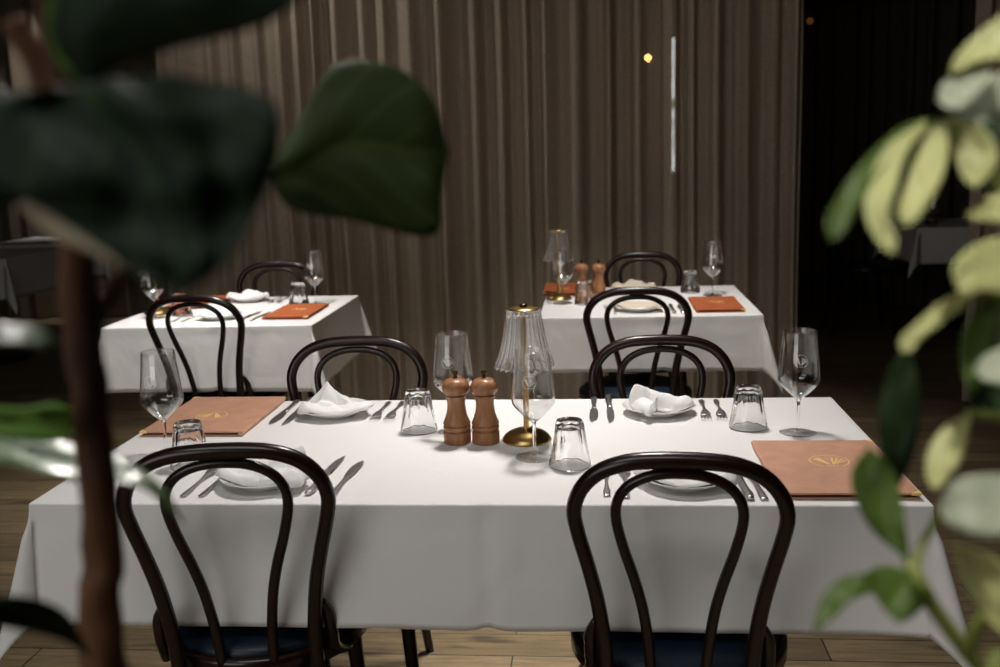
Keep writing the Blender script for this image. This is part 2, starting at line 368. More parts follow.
# ------------------------------------------------------------------ tables and cloths
def dining_table(x0, x1, y0, y1, label, group=None):
    cx, cy = (x0+x1)/2, (y0+y1)/2
    t = empty('dining_table', (cx, cy, 0), label, 'table', group)
    a, b = (x1-x0)/2-.004, (y1-y0)/2-.004
    bm = bmesh.new(); box(bm, -a, a, -b, b, .718, .746, .004); obj('tabletop', bm, MAT['table'], t, False)
    bm = bmesh.new(); lathe(bm, [(.033, .03), (.033, .70), (.09, .705), (.09, .718)], 20); obj('pedestal', bm, MAT['black'], t, ang=40)
    bm = bmesh.new(); lathe(bm, [(.235, .0), (.235, .012), (.12, .024), (.045, .034)], 36); obj('base', bm, MAT['black'], t, ang=40)
    return t
def tablecloth(x0, x1, y0, y1, drop, label, seed, step=.012, ear=.22, centre_crease=True, flare=.05):
    z = .7505; R = .0035
    bm = bmesh.new()
    def axis(a0, a1):
        edge = R*PI/2
        out = [edge*k/5 for k in range(6)] + [edge+(drop-edge)*(k+1)/int((drop-edge)/step+1) for k in range(int((drop-edge)/step+1))]
        n = int((a1-a0)/step); ins = [a0+(a1-a0)*k/n for k in range(1, n)]
        return [a0-e for e in out[::-1]] + ins + [a1+e for e in out]
    SS, TT = axis(x0, x1), axis(y0, y1); nx, ny = len(SS)-1, len(TT)-1
    def wob(c, k): return noise.noise(Vector((c*3.1, k*7.7+seed, seed*1.3)))
    grid = []
    for j in range(ny+1):
        row = []
        t = TT[j]
        for i in range(nx+1):
            s = SS[i]
            ex = max(0, x0-s, s-x1); ey = max(0, y0-t, t-y1)
            sx = -1 if s < x0 else 1; sy = -1 if t < y0 else 1
            bx = min(max(s, x0), x1); by = min(max(t, y0), y1)
            rho = math.hypot(ex, ey)
            if rho == 0:
                zz = z + .0006*noise.noise(Vector((s*5, t*5, seed)))
                if centre_crease:
                    cm = (y0+y1)/2
                    zz += .0012*math.exp(-((t-cm-.004*math.sin(s*2))/.007)**2)
                    cx = (x0+x1)/2+.04
                    zz += .0010*math.exp(-((s-cx)/.012)**2)
                    for q in (-.25, .25):
                        zz += .0005*math.exp(-((t-cm-q*(y1-y0))/.006)**2)
                row.append(bm.verts.new((s, t, zz))); continue
            phi = math.atan2(ey, ex)
            k = math.sin(2*phi)
            fl = flare + ear*max(0, k)**1.05
            if rho < R*PI/2:
                a = rho/R; h, d = R*math.sin(a), R*(1-math.cos(a))
            else:
                q = rho-R*PI/2; f = fl*min(1, q/.06)
                h = R + q*f; d = R + q*math.sqrt(max(0, 1-f*f))
            # gentle folds in the hanging part
            c = (s if ey > 0 else t)
            h += (d/drop)*(.010*wob(c, sy if ey > 0 else 3*sx) + .0035*noise.noise(Vector((c*11, seed, d*4)))) * (1-.6*max(0, k))
            if centre_crease and ey > 0 and ex == 0:
                cxm = (x0+x1)/2+.04
                h -= (.004*math.exp(-((s-cxm)/.016)**2))*min(1, d/.03)
                d -= .006*math.exp(-((s-cxm)/.02)**2)*(d/drop)
            # near a corner the side swells out into the ear
            w = math.exp(-min(abs(s-x0), abs(s-x1))/.07) if ex == 0 else (math.exp(-min(abs(t-y0), abs(t-y1))/.07) if ey == 0 else 1)
            h += .010*w*(d/drop)**1.3
            h = max(h, .0005)
            ux, uy = (math.cos(phi)*sx if ex else 0), (math.sin(phi)*sy if ey else 0)
            # bend the two sides of each corner ear so that it reads as a fold
            row.append(bm.verts.new((bx+ux*h, by+uy*h, z-d)))
        grid.append(row)
    for j in range(ny):
        for i in range(nx): bm.faces.new((grid[j][i], grid[j][i+1], grid[j+1][i+1], grid[j+1][i]))
    o = obj('tablecloth', bm, MAT['linen'])
    sm = o.modifiers.new('thickness', 'SOLIDIFY'); sm.thickness = .0012; sm.offset = -1 if False else 0
    return tag(o, label, 'tablecloth')
FT = (-.8, .8, -.379, .379); BR = (.035, .835, 1.613, 2.401); BL = (-1.6, -.8, 1.528, 2.288)
dining_table(FT[0], 0, FT[2], FT[3], 'left of the two tables joined under the large front tablecloth')
dining_table(0, FT[1], FT[2], FT[3], 'right of the two tables joined under the large front tablecloth')
dining_table(*BR, 'square table under the rear right white cloth')
dining_table(*BL, 'square table under the rear left white cloth')
tablecloth(*FT, .232, 'large white tablecloth over the long front table laid for four', 1.0)
tablecloth(*BR, .205, 'white tablecloth on the rear right table before the curtain', 2.0, .016)
tablecloth(*BL, .245, 'white tablecloth on the rear left table beneath the dark fig leaf', 3.0, .016)

# ------------------------------------------------------------------ chairs
OUT = [(0, .874), (.05, .8725), (.084, .868), (.118, .856), (.142, .838), (.160, .812), (.168, .780), (.162, .740), (.148, .682), (.1345, .617), (.1265, .553), (.1225, .50), (.1215, .44)]
INN = [(0, .8515), (.03, .8495), (.058, .8415), (.083, .825), (.098, .80), (.1, .767), (.089, .716), (.071, .655), (.0585, .60), (.050, .534), (.046, .478), (.045, .45)]
def by(z): return -.192-.2095*(z-.46)
def make_chair():
    t = empty('bentwood_chair', (0, 0, 0))
    full = [(-x, by(z), z) for x, z in OUT[:0:-1]] + [(x, by(z), z) for x, z in OUT]
    rr = [.0135, .0135, .0130, .0125, .0125, .0130, .0135, .0138, .0135, .0130, .0125, .0125, .0130, .0135, .0135]
    bm = bmesh.new(); sweep(bm, full, rr, segs=14, up=Vector((0, 1, 0)), n=90); obj('back_hoop', bm, MAT['bent'], t)
    full = [(-x, by(z)+.001, z) for x, z in INN[:0:-1]] + [(x, by(z)+.001, z) for x, z in INN]
    bm = bmesh.new(); sweep(bm, full, [.0098, .0095, .0095, .0088, .0085, .0088, .0095, .0095, .0098], segs=12, up=Vector((0, 1, 0)), n=80); obj('back_loop', bm, MAT['bent'], t)
    # seat ring: rounded trapezoid
    def ring(rs, z, k=1.0):
        return [Vector((.203*rs*math.cos(a)*(1+.05*math.sin(a)), .205*rs*math.sin(a), z)) for a in [2*PI*i/56 for i in range(56)]]
    bm = bmesh.new(); rings = []
    for rs, z in [(.86, .428), (.97, .426), (1.0, .433), (1.0, .455), (.985, .463), (.90, .466)]:
        rings.append([bm.verts.new(v) for v in ring(rs, z)])
    for a, b in zip(rings, rings[1:]+rings[:1]):
        for i in range(56): bm.faces.new((a[i], a[(i+1) % 56], b[(i+1) % 56], b[i]))
    obj('seat_ring', bm, MAT['bent'], t)
    bm = bmesh.new(); rings = []
    for rs, z in [(.80, .435), (.915, .455), (.93, .468), (.90, .477), (.78, .486), (.5, .491), (.2, .4925)]:
        rings.append([bm.verts.new(v) for v in ring(rs, z)])
    for a, b in zip(rings, rings[1:]):
        for i in range(56): bm.faces.new((a[i], a[(i+1) % 56], b[(i+1) % 56], b[i]))
    bm.faces.new(rings[0][::-1]); bm.faces.new(rings[-1]); obj('seat_cushion', bm, MAT['navy'], t)
    for s in (-1, 1):
        bm = bmesh.new(); sweep(bm, [(s*.1215, by(.44), .445), (s*.123, -.195, .36), (s*.135, -.215, .2), (s*.155, -.25, .0)], [.0135, .0135, .013, .0115], segs=12, n=24); obj('leg', bm, MAT['bent'], t)
        bm = bmesh.new(); sweep(bm, [(s*.145, .13, .445), (s*.153, .142, .3), (s*.165, .155, .15), (s*.185, .172, .0)], [.018, .0165, .0145, .0115], segs=12, n=24); obj('leg', bm, MAT['bent'], t)
        bm = bmesh.new(); sweep(bm, [(s*.139, by(.575)+.006, .575), (s*.1475, by(.55)+.012, .55), (s*.150, -.186, .51), (s*.150, -.165, .47), (s*.160, -.135, .445), (s*.172, -.11, .437)], [.006, .0115, .012, .012, .010, .006], segs=10, n=30); obj('brace', bm, MAT['bent'], t)
    return t
ch0 = make_chair(); first = [True]
def chair(x, y, rz, label, wide=1.0, tall=1.0):
    c = ch0 if first[0] else copy_tree(ch0); first[0] = False
    c.location = (x, y, 0); c.scale = (wide, 1, tall); c.rotation_euler = (0, 0, math.radians(rz)); tag(c, label, 'chair', 'dark bentwood bistro chairs'); return c
chair(0.383, -0.275, -4, 'dark bentwood chair in the right foreground, its back toward the viewer', 0.99, 1.012)
chair(-0.425, -0.226, 8, 'dark bentwood chair in the left foreground, its back toward the viewer', 1.02, 1.014)
chair(-0.382, 0.265, 183, 'dark bentwood chair on the far side of the front table, at left', 1.05)
chair(0.402, 0.225, 180, 'dark bentwood chair on the far side of the front table, at right', 1.03)
chair(0.381, 1.69, 0, 'dark bentwood chair on the near side of the rear right table', 1.04)
chair(0.452, 2.318, 180, 'dark bentwood chair behind the rear right table, before the curtain', 1.0)
chair(-1.176, 1.682, -4, 'dark bentwood chair on the near side of the rear left table', 1.04)
chair(-1.205, 2.222, 183, 'dark bentwood chair behind the rear left table, before the curtain', 1.05)

# ------------------------------------------------------------------ tableware prototypes
TZ = .7518
def emblem(bm, s, z0, z1, wrap=None, flip=1):
    """A ring, open at the foot, round one solid wedge, a spray of strokes and small dots."""
    def P(pts):
        poly(bm, [(x*s, y*s) for x, y in pts], z0, z1)
    N = 34; a0, a1 = math.radians(-62), math.radians(242)
    for i in range(N):
        a, b = a0+(a1-a0)*i/N, a0+(a1-a0)*(i+1)/N
        P([(.97*math.cos(a), .97*math.sin(a)), (1.03*math.cos(a), 1.03*math.sin(a)), (1.03*math.cos(b), 1.03*math.sin(b)), (.97*math.cos(b), .97*math.sin(b))])
    P([(-.12, -.62), (-.78, .34), (-.66, .46), (-.58, .42), (-.46, .60), (-.38, .50), (-.05, -.56)])
    for ang, l in ((82, 1.12), (68, 1.15), (54, 1.15), (40, 1.02)):
        a = math.radians(ang); dx, dy = math.cos(a), math.sin(a); w0, w1 = .02, .06
        b = (.08, -.6)
        P([(b[0]-dy*w0, b[1]+dx*w0), (b[0]+dy*w0, b[1]-dx*w0), (b[0]+dx*l+dy*w1, b[1]+dy*l-dx*w1), (b[0]+dx*l-dy*w1, b[1]+dy*l+dx*w1)])
    for q in (-.24, -.08, .08, .24):
        P([(q-.05, -.88), (q+.05, -.88), (q+.05, -.78), (q-.05, -.78)])

BOWL = [(.0048, .074), (.010, .0775), (.020, .0865), (.031, .0975), (.0395, .107), (.0435, .1145), (.0440, .1205), (.0432, .130), (.0412, .150), (.0388, .172), (.0362, .196), (.0338, .2205)]
def bowl_r(z):
    for (ra, za), (rb, zb) in zip(BOWL, BOWL[1:]):
        if za <= z <= zb: return ra+(rb-ra)*(z-za)/(zb-za)
    return BOWL[-1][0]
def make_wine():
    t = empty('wine_glass', (0, 0, 0))
    bm = bmesh.new()
    inner = [(max(.0005, r-.0009), z+(.004 if i == 0 else .0012*(i < 5))) for i, (r, z) in enumerate(BOWL)]
    lathe(bm, BOWL + [(BOWL[-1][0]-.0004, .2213)] + inner[::-1], 56); b = obj('bowl', bm, MAT['thin'], t)
    bm = bmesh.new(); emblem(bm, .0135, 0, .0002)
    bmesh.ops.subdivide_edges(bm, edges=bm.edges[:], cuts=1)
    for v in bm.verts:
        zz = .163+v.co.y; r = bowl_r(zz)+.0004+v.co.z; a = -PI/2-.12+v.co.x/r
        v.co = Vector((r*math.cos(a), r*math.sin(a), zz))
    obj('etched_emblem', bm, MAT['etch'], b, False)
    bm = bmesh.new(); lathe(bm, [(.0036, .0052), (.0032, .012), (.0031, .03), (.0032, .055), (.0038, .068), (.0046, .0738)], 20); obj('stem', bm, MAT['solid'], t)
    bm = bmesh.new(); lathe(bm, [(.0375, 0), (.0392, .0006), (.0385, .0016), (.025, .0026), (.012, .0038), (.0055, .005), (.0036, .0052)], 48); obj('foot', bm, MAT['thin'], t)
    return t
def make_tumbler():
    """Upturned faceted tumbler, thick base on top."""
    t = bmesh.new(); SEG = 72
    def rad(r, z, a):
        f = min(1, max(0, (z-.022)/.018)) * (1 if z < .086 else max(0, 1-(z-.086)/.006))
        k = 9; th = (a % (2*PI/k))-PI/k
        return r*(1-f*(1-.958/math.cos(th))) if f > 0 else r
    out = [(.0405, 0), (.0414, .002), (.0406, .010), (.0378, .024), (.0346, .040), (.0314, .060), (.0290, .078), (.0274, .087), (.0250, .0915)]
    inn = [(.018, .0785), (.0235, .076), (.0268, .064), (.0296, .046), (.0328, .028), (.0364, .013), (.0388, .004), (.0396, 0.0008)]
    lathe(t, out, SEG, rad, cap0=False, cap1=True)
    # slightly dished top and inner cavity
    lathe(t, [(.0004, .0812)] + inn, SEG, None, cap0=True, cap1=False)
    bm = t
    bm.verts.ensure_lookup_table()
    # bridge the lip
    lipo = [v for v in bm.verts if abs(v.co.z) < 1e-6]; lipi = [v for v in bm.verts if abs(v.co.z-.0008) < 1e-6]
    key = lambda v: math.atan2(v.co.y, v.co.x)
    lipo.sort(key=key); lipi.sort(key=key)
    for i in range(SEG): bm.faces.new((lipo[i], lipo[(i+1) % SEG], lipi[(i+1) % SEG], lipi[i]))
    return obj('tumbler', bm, MAT['solid'], ang=25)
def make_plate():
    bm = bmesh.new()
    lathe(bm, [(.0, .0035), (.040, .0035), (.042, 0), (.047, 0), (.050, .004), (.066, .010), (.0825, .0190), (.0842, .0205), (.0830, .0218), (.066, .0140), (.052, .0085), (.046, .0075), (.0, .0070)][1:-1] , 64)
    return obj('side_plate', bm, MAT['plate'], ang=50)
def zb(r):
    if r < .05: return .0082
    if r < .083: return .0085+(r-.05)/.033*.0136
    return .0222-(r-.083)*.35
def make_napkin(caps, m, seed, rough=.0022, pleats=0, creases=(), size=1.0):
    """Folded napkin: a union of soft ridges (ax, ay, bx, by, ha, hb, ra, rb) lying on the plate."""
    def H(x, y):
        h = 0
        for ax, ay, bx, byy, ha, hb, ra, rb in caps:
            dx, dy = bx-ax, byy-ay; L2 = dx*dx+dy*dy
            t = min(1, max(0, ((x-ax)*dx+(y-ay)*dy)/L2))
            d = math.hypot(x-ax-dx*t, y-ay-dy*t); r = ra+(rb-ra)*t; hh = ha+(hb-ha)*t
            if d < r: h = max(h, hh*((1-d/r)**1.0 if ha > .052 else (1-(d/r)**2)**.55))
        for ax, ay, bx, byy, dep, wd in creases:
            dx, dy = bx-ax, byy-ay; t = min(1, max(0, ((x-ax)*dx+(y-ay)*dy)/(dx*dx+dy*dy)))
            d = math.hypot(x-ax-dx*t, y-ay-dy*t)
            if h > 0: h = max(.0015, h-dep*math.exp(-(d/wd)**1.5))
        return h
    bm = bmesh.new(); NT, NR = 150, 34; top, bot = [], []
    for i in range(NT):
        a = 2*PI*i/NT; ca, sa = math.cos(a), math.sin(a); R = .004
        while R < .14 and H(ca*R, sa*R) > 0: R += .0015
        tr, br = [], []
        for j in range(1, NR+1):
            q = R*(j/NR)**.9; x, y = ca*q, sa*q
            b = zb(q*size)+.0012
            hh = H(x, y)*(1 if j < NR else 0)
            hh += (rough*noise.noise(Vector((x*38, y*38, seed))) + .5*rough*noise.noise(Vector((x*95, y*95, seed+4))))*min(1, (NR-j)/3)*min(1, hh/.012)
            if pleats: hh += pleats*math.sin((y*.9+x*.35)*260)*min(1, (NR-j)/4)*min(1, hh/.012)
            tr.append(bm.verts.new((x*size, y*size, b+.0035+max(0, hh)))); br.append(bm.verts.new((x*size, y*size, b)))
        top.append(tr); bot.append(br)
    tc = bm.verts.new((0, 0, zb(0)+.0047+H(0, 0))); bc = bm.verts.new((0, 0, zb(0)+.0012))
    for i in range(NT):
        k = (i+1) % NT
        bm.faces.new((tc, top[i][0], top[k][0])); bm.faces.new((bc, bot[k][0], bot[i][0]))
        for j in range(NR-1):
            bm.faces.new((top[i][j], top[i][j+1], top[k][j+1], top[k][j])); bm.faces.new((bot[i][j], bot[k][j], bot[k][j+1], bot[i][j+1]))
        bm.faces.new((top[i][-1], bot[i][-1], bot[k][-1], top[k][-1]))
    return obj('napkin', bm, m)
NAP = {
 'tent': [(-.070, -.040, .060, -.034, .017, .013, .034, .030), (-.034, .016, -.030, .010, .066, .060, .060, .06), (-.03, .012, .058, -.005, .0525, .016, .050, .036), (-.03, .0, .04, -.01, .02, .02, .05, .05)],
 'roll': [(-.046, .022, -.030, .012, .050, .046, .028, .032), (-.040, .015, .062, -.012, .046, .026, .030, .028), (-.036, -.004, -.020, -.092, .034, .013, .030, .020), (.03, -.008, .066, -.014, .028, .022, .03, .026)],
 'fan': [(-.055, .005, .045, -.028, .014, .013, .040, .042), (-.02, -.005, .060, -.045, .018, .013, .028, .026), (-.03, .02, .03, .02, .019, .017, .04, .04)],
 'pleat': [(-.058, .002, .058, -.018, .016, .020, .036, .036), (.02, -.03, .07, -.052, .020, .016, .022, .020), (.02, .03, .055, .052, .03, .038, .024, .014)],
 'slab': [(-.055, -.01, .055, -.015, .020, .018, .042, .036), (-.01, .02, .015, .02, .036, .030, .034, .04), (-.04, -.03, .03, -.04, .013, .012, .03, .03)],
}
def make_fork():
    bm = bmesh.new()
    sweep(bm, [(0, -.092, .0022), (0, -.05, .0035), (0, -.01, .0062), (0, .03, .0085), (0, .045, .0072)], [.0060, .0068, .0042, .0026, .0030, .0046, .0105], [.0014, .0016, .0018, .0018, .0016, .0013, .0011], segs=12, n=30)
    sweep(bm, [(0, .042, .0078), (0, .052, .0060), (0, .060, .0050)], [.0095, .0118, .0118], [.0012, .0011, .0010], segs=12, n=6)
    for k in (-1.5, -.5, .5, 1.5):
        sweep(bm, [(k*.0066, .055, .0052), (k*.0068, .075, .0048), (k*.0066, .094, .0075)], [.0016, .0014, .0008], [.0012, .0011, .0008], segs=8, n=8)
    return obj('fork', bm, MAT['steel'])
def make_knife():
    bm = bmesh.new()
    sweep(bm, [(0, -.112, .0030), (0, -.06, .0032), (0, -.005, .0032)], [.0068, .0074, .0062, .0050, .0046, .0058], [.0026, .0030, .0030, .0028, .0030, .0022], segs=14, n=26)
    sweep(bm, [(0, -.008, .0032), (.0005, .05, .0030), (.0018, .085, .0028), (.004, .104, .0026)], [.0055, .0088, .0098, .0102, .0100, .0080, .0022], [.0020, .0012, .0010, .0009, .0009, .0008, .0005], segs=12, n=26)
    return obj('table_knife', bm, MAT['steel'])
def make_steak_knife():
    t = empty('steak_knife', (0, 0, 0))
    bm = bmesh.new(); sweep(bm, [(0, -.118, .0052), (.001, -.10, .0050), (0, -.05, .0050), (0, -.004, .0050)], [.0062, .0086, .0068, .0064, .0066, .0078], [.0042, .0048, .0046, .0044, .0044, .0038], segs=14, n=26)
    for yy in (-.09, -.055, -.02): sweep(bm, [(0, yy, .009), (0, yy, .0102)], .0022, segs=10)
    obj('handle', bm, MAT['steel'], t)
    bm = bmesh.new(); sweep(bm, [(0, -.004, .0050), (.0, .05, .0042), (.001, .09, .0036), (.004, .118, .0032)], [.0060, .0084, .0086, .0080, .0064, .0008], [.0022, .0012, .0010, .0010, .0008, .0004], segs=12, n=34)
    obj('blade', bm, MAT['steel'], t)
    return t
def make_mill():
    t = empty('pepper_mill', (0, 0, 0))
    bm = bmesh.new(); lathe(bm, [(.0262, 0), (.0270, .0012), (.0270, .0235), (.0262, .0252), (.0236, .0262), (.0236, .0290), (.0258, .0300), (.0270, .0320), (.0270, .0362), (.0256, .0384), (.0240, .0392), (.0240, .0408), (.0272, .0420), (.0268, .0450), (.0235, .0530), (.0200, .0640), (.0180, .0760), (.0177, .0850), (.0186, .0950), (.0200, .1010), (.0208, .1030)], 44); obj('body', bm, MAT['walnut'], t, ang=40)
    bm = bmesh.new(); lathe(bm, [(.0188, .1030), (.0188, .1052)], 36); obj('collar', bm, MAT['groove'], t)
    bm = bmesh.new(); lathe(bm, [(.0205, .1052), (.0215, .1066), (.0240, .1095), (.0262, .1140), (.0272, .1195), (.0268, .1250), (.0245, .1310), (.0200, .1360), (.0140, .1392), (.0080, .1406), (.004, .1410)], 44); obj('head', bm, MAT['walnut'], t)
    bm = bmesh.new(); lathe(bm, [(.0042, .1405), (.0036, .1440), (.0036, .1480), (.0052, .1500), (.0060, .1530), (.0056, .1548), (.0035, .1556)], 24); obj('knob', bm, MAT['brass_dark'], t, ang=50)
    for ch in t.children:
        for v in ch.data.vertices: v.co.x *= 1.08; v.co.y *= 1.08
    return t
def make_lamp():
    t = empty('table_lamp', (0, 0, 0))
    bm = bmesh.new(); lathe(bm, [(.0520, 0), (.0535, .0012), (.0525, .0040), (.0480, .0105), (.0400, .0170), (.0290, .0220), (.0180, .0248), (.0085, .0258)], 56); obj('base', bm, MAT['brass'], t)
    bm = bmesh.new(); lathe(bm, [(.0062, .0255), (.0062, .285)], 24); obj('stem', bm, MAT['brass'], t, ang=50)
    # fluted shade, flaring to a scalloped hem
    NF = 22
    prof = [(.0655, .1640), (.0640, .1690), (.0605, .1770), (.0560, .1880), (.0518, .2000), (.0480, .2150), (.0446, .2320), (.0416, .2490), (.0388, .2660), (.0365, .2810)]
    bm = bmesh.new(); SEG = NF*8
    rings = []
    full = [(r, z, 0) for r, z in prof] + [(r-.0016, z, 1) for r, z in prof[::-1]]
    for r, z, inn in full:
        ring = []
        for k in range(SEG):
            a = 2*PI*k/SEG; c = abs(math.sin(NF*a/2))
            rr = .95*r*(1+.10*(c-.6)); zz = z
            if z < .166: zz = z-.0055*c
            elif z < .171: zz = z-.003*c
            ring.append(bm.verts.new((rr*math.cos(a), rr*math.sin(a), zz)))
        rings.append(ring)
    n = len(rings)
    for i in range(n):
        A, B = rings[i], rings[(i+1) % n]
        for k in range(SEG): bm.faces.new((A[k], A[(k+1) % SEG], B[(k+1) % SEG], B[k]))
    obj('lamp_shade', bm, MAT['fluted'], t)
    bm = bmesh.new(); lathe(bm, [(.0065, .2770), (.0310, .2810), (.0322, .2825), (.0310, .2845), (.0200, .2865), (.0065, .2875)], 40); obj('cap', bm, MAT['brass'], t, ang=50)
    bm = bmesh.new(); lathe(bm, [(.004, .2870), (.0078, .2882), (.0084, .2912), (.0070, .2936), (.0030, .2946)], 24); obj('finial', bm, MAT['brass_dark'], t, ang=60)
    return t
def make_menu(m, w=.236, h=.335):
    """Menu folder; spine along -x side, brass corner tips on the +x side."""
    t = empty('menu_folder', (0, 0, 0))
    bm = bmesh.new(); box(bm, -w/2, w/2, -h/2, h/2, 0, .0032, .0012)
    # front board, arching slightly to the spine
    nx, ny = 16, 2; a = []; b = []
    box(bm, -w/2+.004, w/2, -h/2, h/2, .0085, .0118, .0012)
    sweep(bm, [(-w/2+.003, -h/2, .006), (-w/2+.003, 0, .006), (-w/2+.003, h/2, .006)], .0058, .0059, segs=16, n=4)
    obj('cover', bm, m, t, ang=35)
    bm = bmesh.new(); box(bm, -w/2+.006, w/2-.006, -h/2+.004, h/2-.004, .0034, .0083); obj('pages', bm, MAT['paper'], t, False)
    for s in (-1, 1):
        bm = bmesh.new(); e = .0006; c = .017
        x, y = w/2+e, s*(h/2+e)
        pts = [(x, y), (x-c, y), (x, y-s*c)] if s > 0 else [(x, y), (x, y+c), (x-c, y)]
        poly(bm, pts if s > 0 else pts, .0080, .0124); obj('corner_tip', bm, MAT['gold'], t, False)
    bm = bmesh.new(); emblem(bm, .036, .0119, .0121); e = obj('emblem', bm, MAT['gold'], t, False); e.location = (.004, .022, 0); e.scale = (w/.236,)*2 + (1,)
    return t

# ------------------------------------------------------------------ laying the tables
PROTO = {}
def put(kind, make, x, y, label, cat, group, rz=0, z=TZ):
    o = make() if kind not in PROTO else copy_tree(PROTO[kind])
    PROTO.setdefault(kind, o)
    o.location = (x, y, z); o.rotation_euler = (0, 0, math.radians(rz)); tag(o, label, cat, group); return o
def wine(x, y, lab, rz=0): return put('wine', make_wine, x, y, lab, 'wine glass', 'wine glasses with etched emblem', rz)
def tumbler(x, y, lab, rz=0): return put('tumbler', make_tumbler, x, y, lab, 'tumbler', 'upturned faceted tumblers', rz)
def plate(x, y, lab): return put('plate', make_plate, x, y, lab, 'plate', 'white side plates')
def napkin(kind, x, y, lab, rz=0, m='napkin', **k): return put('nap'+kind+m, lambda: make_napkin(NAP[kind], MAT[m], len(PROTO)+.5, **k), x, y, lab, 'napkin', 'folded napkins on side plates', rz, TZ+.0)
def fork(x, y, lab, rz=0): return put('fork', make_fork, x, y, lab, 'fork', 'steel forks', rz)
def knife(x, y, lab, rz=0): return put('knife', make_knife, x, y, lab, 'knife', 'steel table knives', rz)
def steak(x, y, lab, rz=0): return put('steak', make_steak_knife, x, y, lab, 'knife', 'pointed steak knives', rz)
def mill(x, y, lab): return put('mill', make_mill, x, y, lab, 'pepper mill', 'turned wooden mills')
def lamp(x, y, lab): return put('lamp', make_lamp, x, y, lab, 'lamp', 'brass table lamps with fluted shade', 0)
def menu(x, y, lab, rz=0, m='tan'): return put('menu'+m, lambda: make_menu(MAT[m], *((.236, .326) if m == 'tan' else (.176, .330))), x, y, lab, 'menu', 'leather menu folders', rz)

# front table, far left place
plate(-.385, .240, 'white side plate at the far left place, under the tent-shaped napkin')
napkin('tent', -.374, .238, 'white napkin folded to a tall peak on the far left plate', size=.88, creases=((-.075, -.012, .02, -.018, .010, .006), (-.03, .012, .03, -.012, -.004, .005), (-.03, .01, -.055, -.03, -.004, .006), (.0, .03, .06, .004, .006, .006)))
knife(-.515, .258, 'steel table knife next to the left menu, outermost at the far left place', 180)
steak(-.4815, .262, 'pointed steak knife between the table knife and the peaked napkin', 180)
fork(-.277, .262, 'steel fork just right of the peaked napkin, inner of the two', 180)
fork(-.2435, .262, 'steel fork beside the upturned tumbler left of the wooden mills', 180)
tumbler(-.158, .098, 'upturned clear tumbler just left of the wooden mills')
wine(-.076, .090, 'wine glass standing right behind the left wooden mill')
# far right place
plate(.381, .240, 'white side plate at the far right place, under the rolled napkin')
napkin('roll', .378, .240, 'white napkin rolled with a hanging corner on the far right plate', size=.88, creases=((-.062, .0, -.022, -.016, .016, .006), (-.022, -.016, .03, -.034, .012, .006), (-.04, .026, .05, .004, .006, .006), (-.012, -.03, -.014, -.075, -.005, .004), (-.06, .02, -.03, .0, -.005, .004)))
knife(.231, .265, 'steel table knife leftmost at the far right place', 180)
steak(.2685, .268, 'pointed steak knife just left of the rolled napkin', 181)
fork(.486, .258, 'steel fork just right of the rolled napkin, inner of the two', 178)
fork(.521, .258, 'steel fork beside the upturned tumbler at the far right place', 178)
tumbler(.566, .112, 'upturned clear tumbler at the far right place, beside the tall wine glass')
wine(.664, .068, 'tall wine glass near the right end of the front table, emblem facing viewer')
# near left place
plate(-.392, -.272, 'white side plate behind the left foreground chair back')
napkin('pleat', -.392, -.272, 'loosely folded white napkin seen through the left foreground chair back', 0, pleats=.0012)
fork(-.520, -.258, 'steel fork leftmost at the near left place', -2)
fork(-.485, -.258, 'steel fork just left of the napkin plate at the near left place', -2)
steak(-.2865, -.222, 'pointed steak knife right of the near left napkin, inner of two', -2)
knife(-.241, -.240, 'steel table knife rightmost at the near left place', -2)
tumbler(-.582, -.160, 'upturned clear tumbler in front of the left menu')
wine(-.668, -.078, 'wine glass at the left end of the front table, before the menu')
# near right place
plate(.399, -.272, 'white side plate behind the right foreground chair back')
napkin('fan', .399, -.268, 'flat pleated white napkin seen through the right foreground chair back', 0, pleats=.0016)
fork(.254, -.252, 'steel fork leftmost at the near right place', 0)
fork(.288, -.262, 'steel fork inner left at the near right place, half behind the chair hoop', 0)
steak(.497, -.245, 'pointed steak knife right of the near right napkin, mostly behind the chair', 2)
knife(.522, -.250, 'steel table knife beside the right menu spine', 2)
tumbler(.184, -.158, 'upturned clear tumbler at table centre, right of the brass lamp')
wine(.112, -.106, 'wine glass standing in front of the brass lamp on the front table')
# centrepiece and menus
mill(-.059, .004, 'turned walnut mill, left of the pair on the front table')
mill(.002, .004, 'turned walnut mill, right of the pair on the front table, beside the lamp')
lamp(.088, .020, 'brass lamp with fluted clear shade at the front table centre, beside the mills')
menu(-.668, .217, 'tan leather menu folder at the left end of the front table', 180)
menu(.672, -.193, 'tan leather menu folder at the right end of the front table', 0)

# rear right table
menu(.105, 2.330, 'orange tan menu folder behind the lamp on the rear right table', 180, 'tan_orange')
lamp(.089, 2.075, 'brass lamp with fluted clear shade on the rear right table')
wine(.109, 1.949, 'wine glass in front of the lamp on the rear right table')
mill(.183, 2.105, 'turned walnut mill, left of the pair on the rear right table')
mill(.252, 2.097, 'turned walnut mill, right of the pair on the rear right table')
tumbler(.196, 1.935, 'upturned tumbler in front of the mills on the rear right table')
plate(.402, 2.262, 'side plate at the far place of the rear right table')
napkin('slab', .402, 2.262, 'cream napkin on the far plate of the rear right table', 0, 'napkin_cream')
plate(.402, 1.745, 'side plate at the near place of the rear right table')
napkin('fan', .402, 1.748, 'cream folded napkin on the near plate of the rear right table', 0, 'napkin_cream')
tumbler(.633, 2.215, 'upturned tumbler on the rear right table, beside its right wine glass')
wine(.713, 2.110, 'wine glass at the right side of the rear right table')
menu(.695, 1.835, 'orange tan menu folder at the right front of the rear right table', 0, 'tan_orange')
fork(.281, 1.760, 'steel fork on the rear right table, leftmost of the near place')
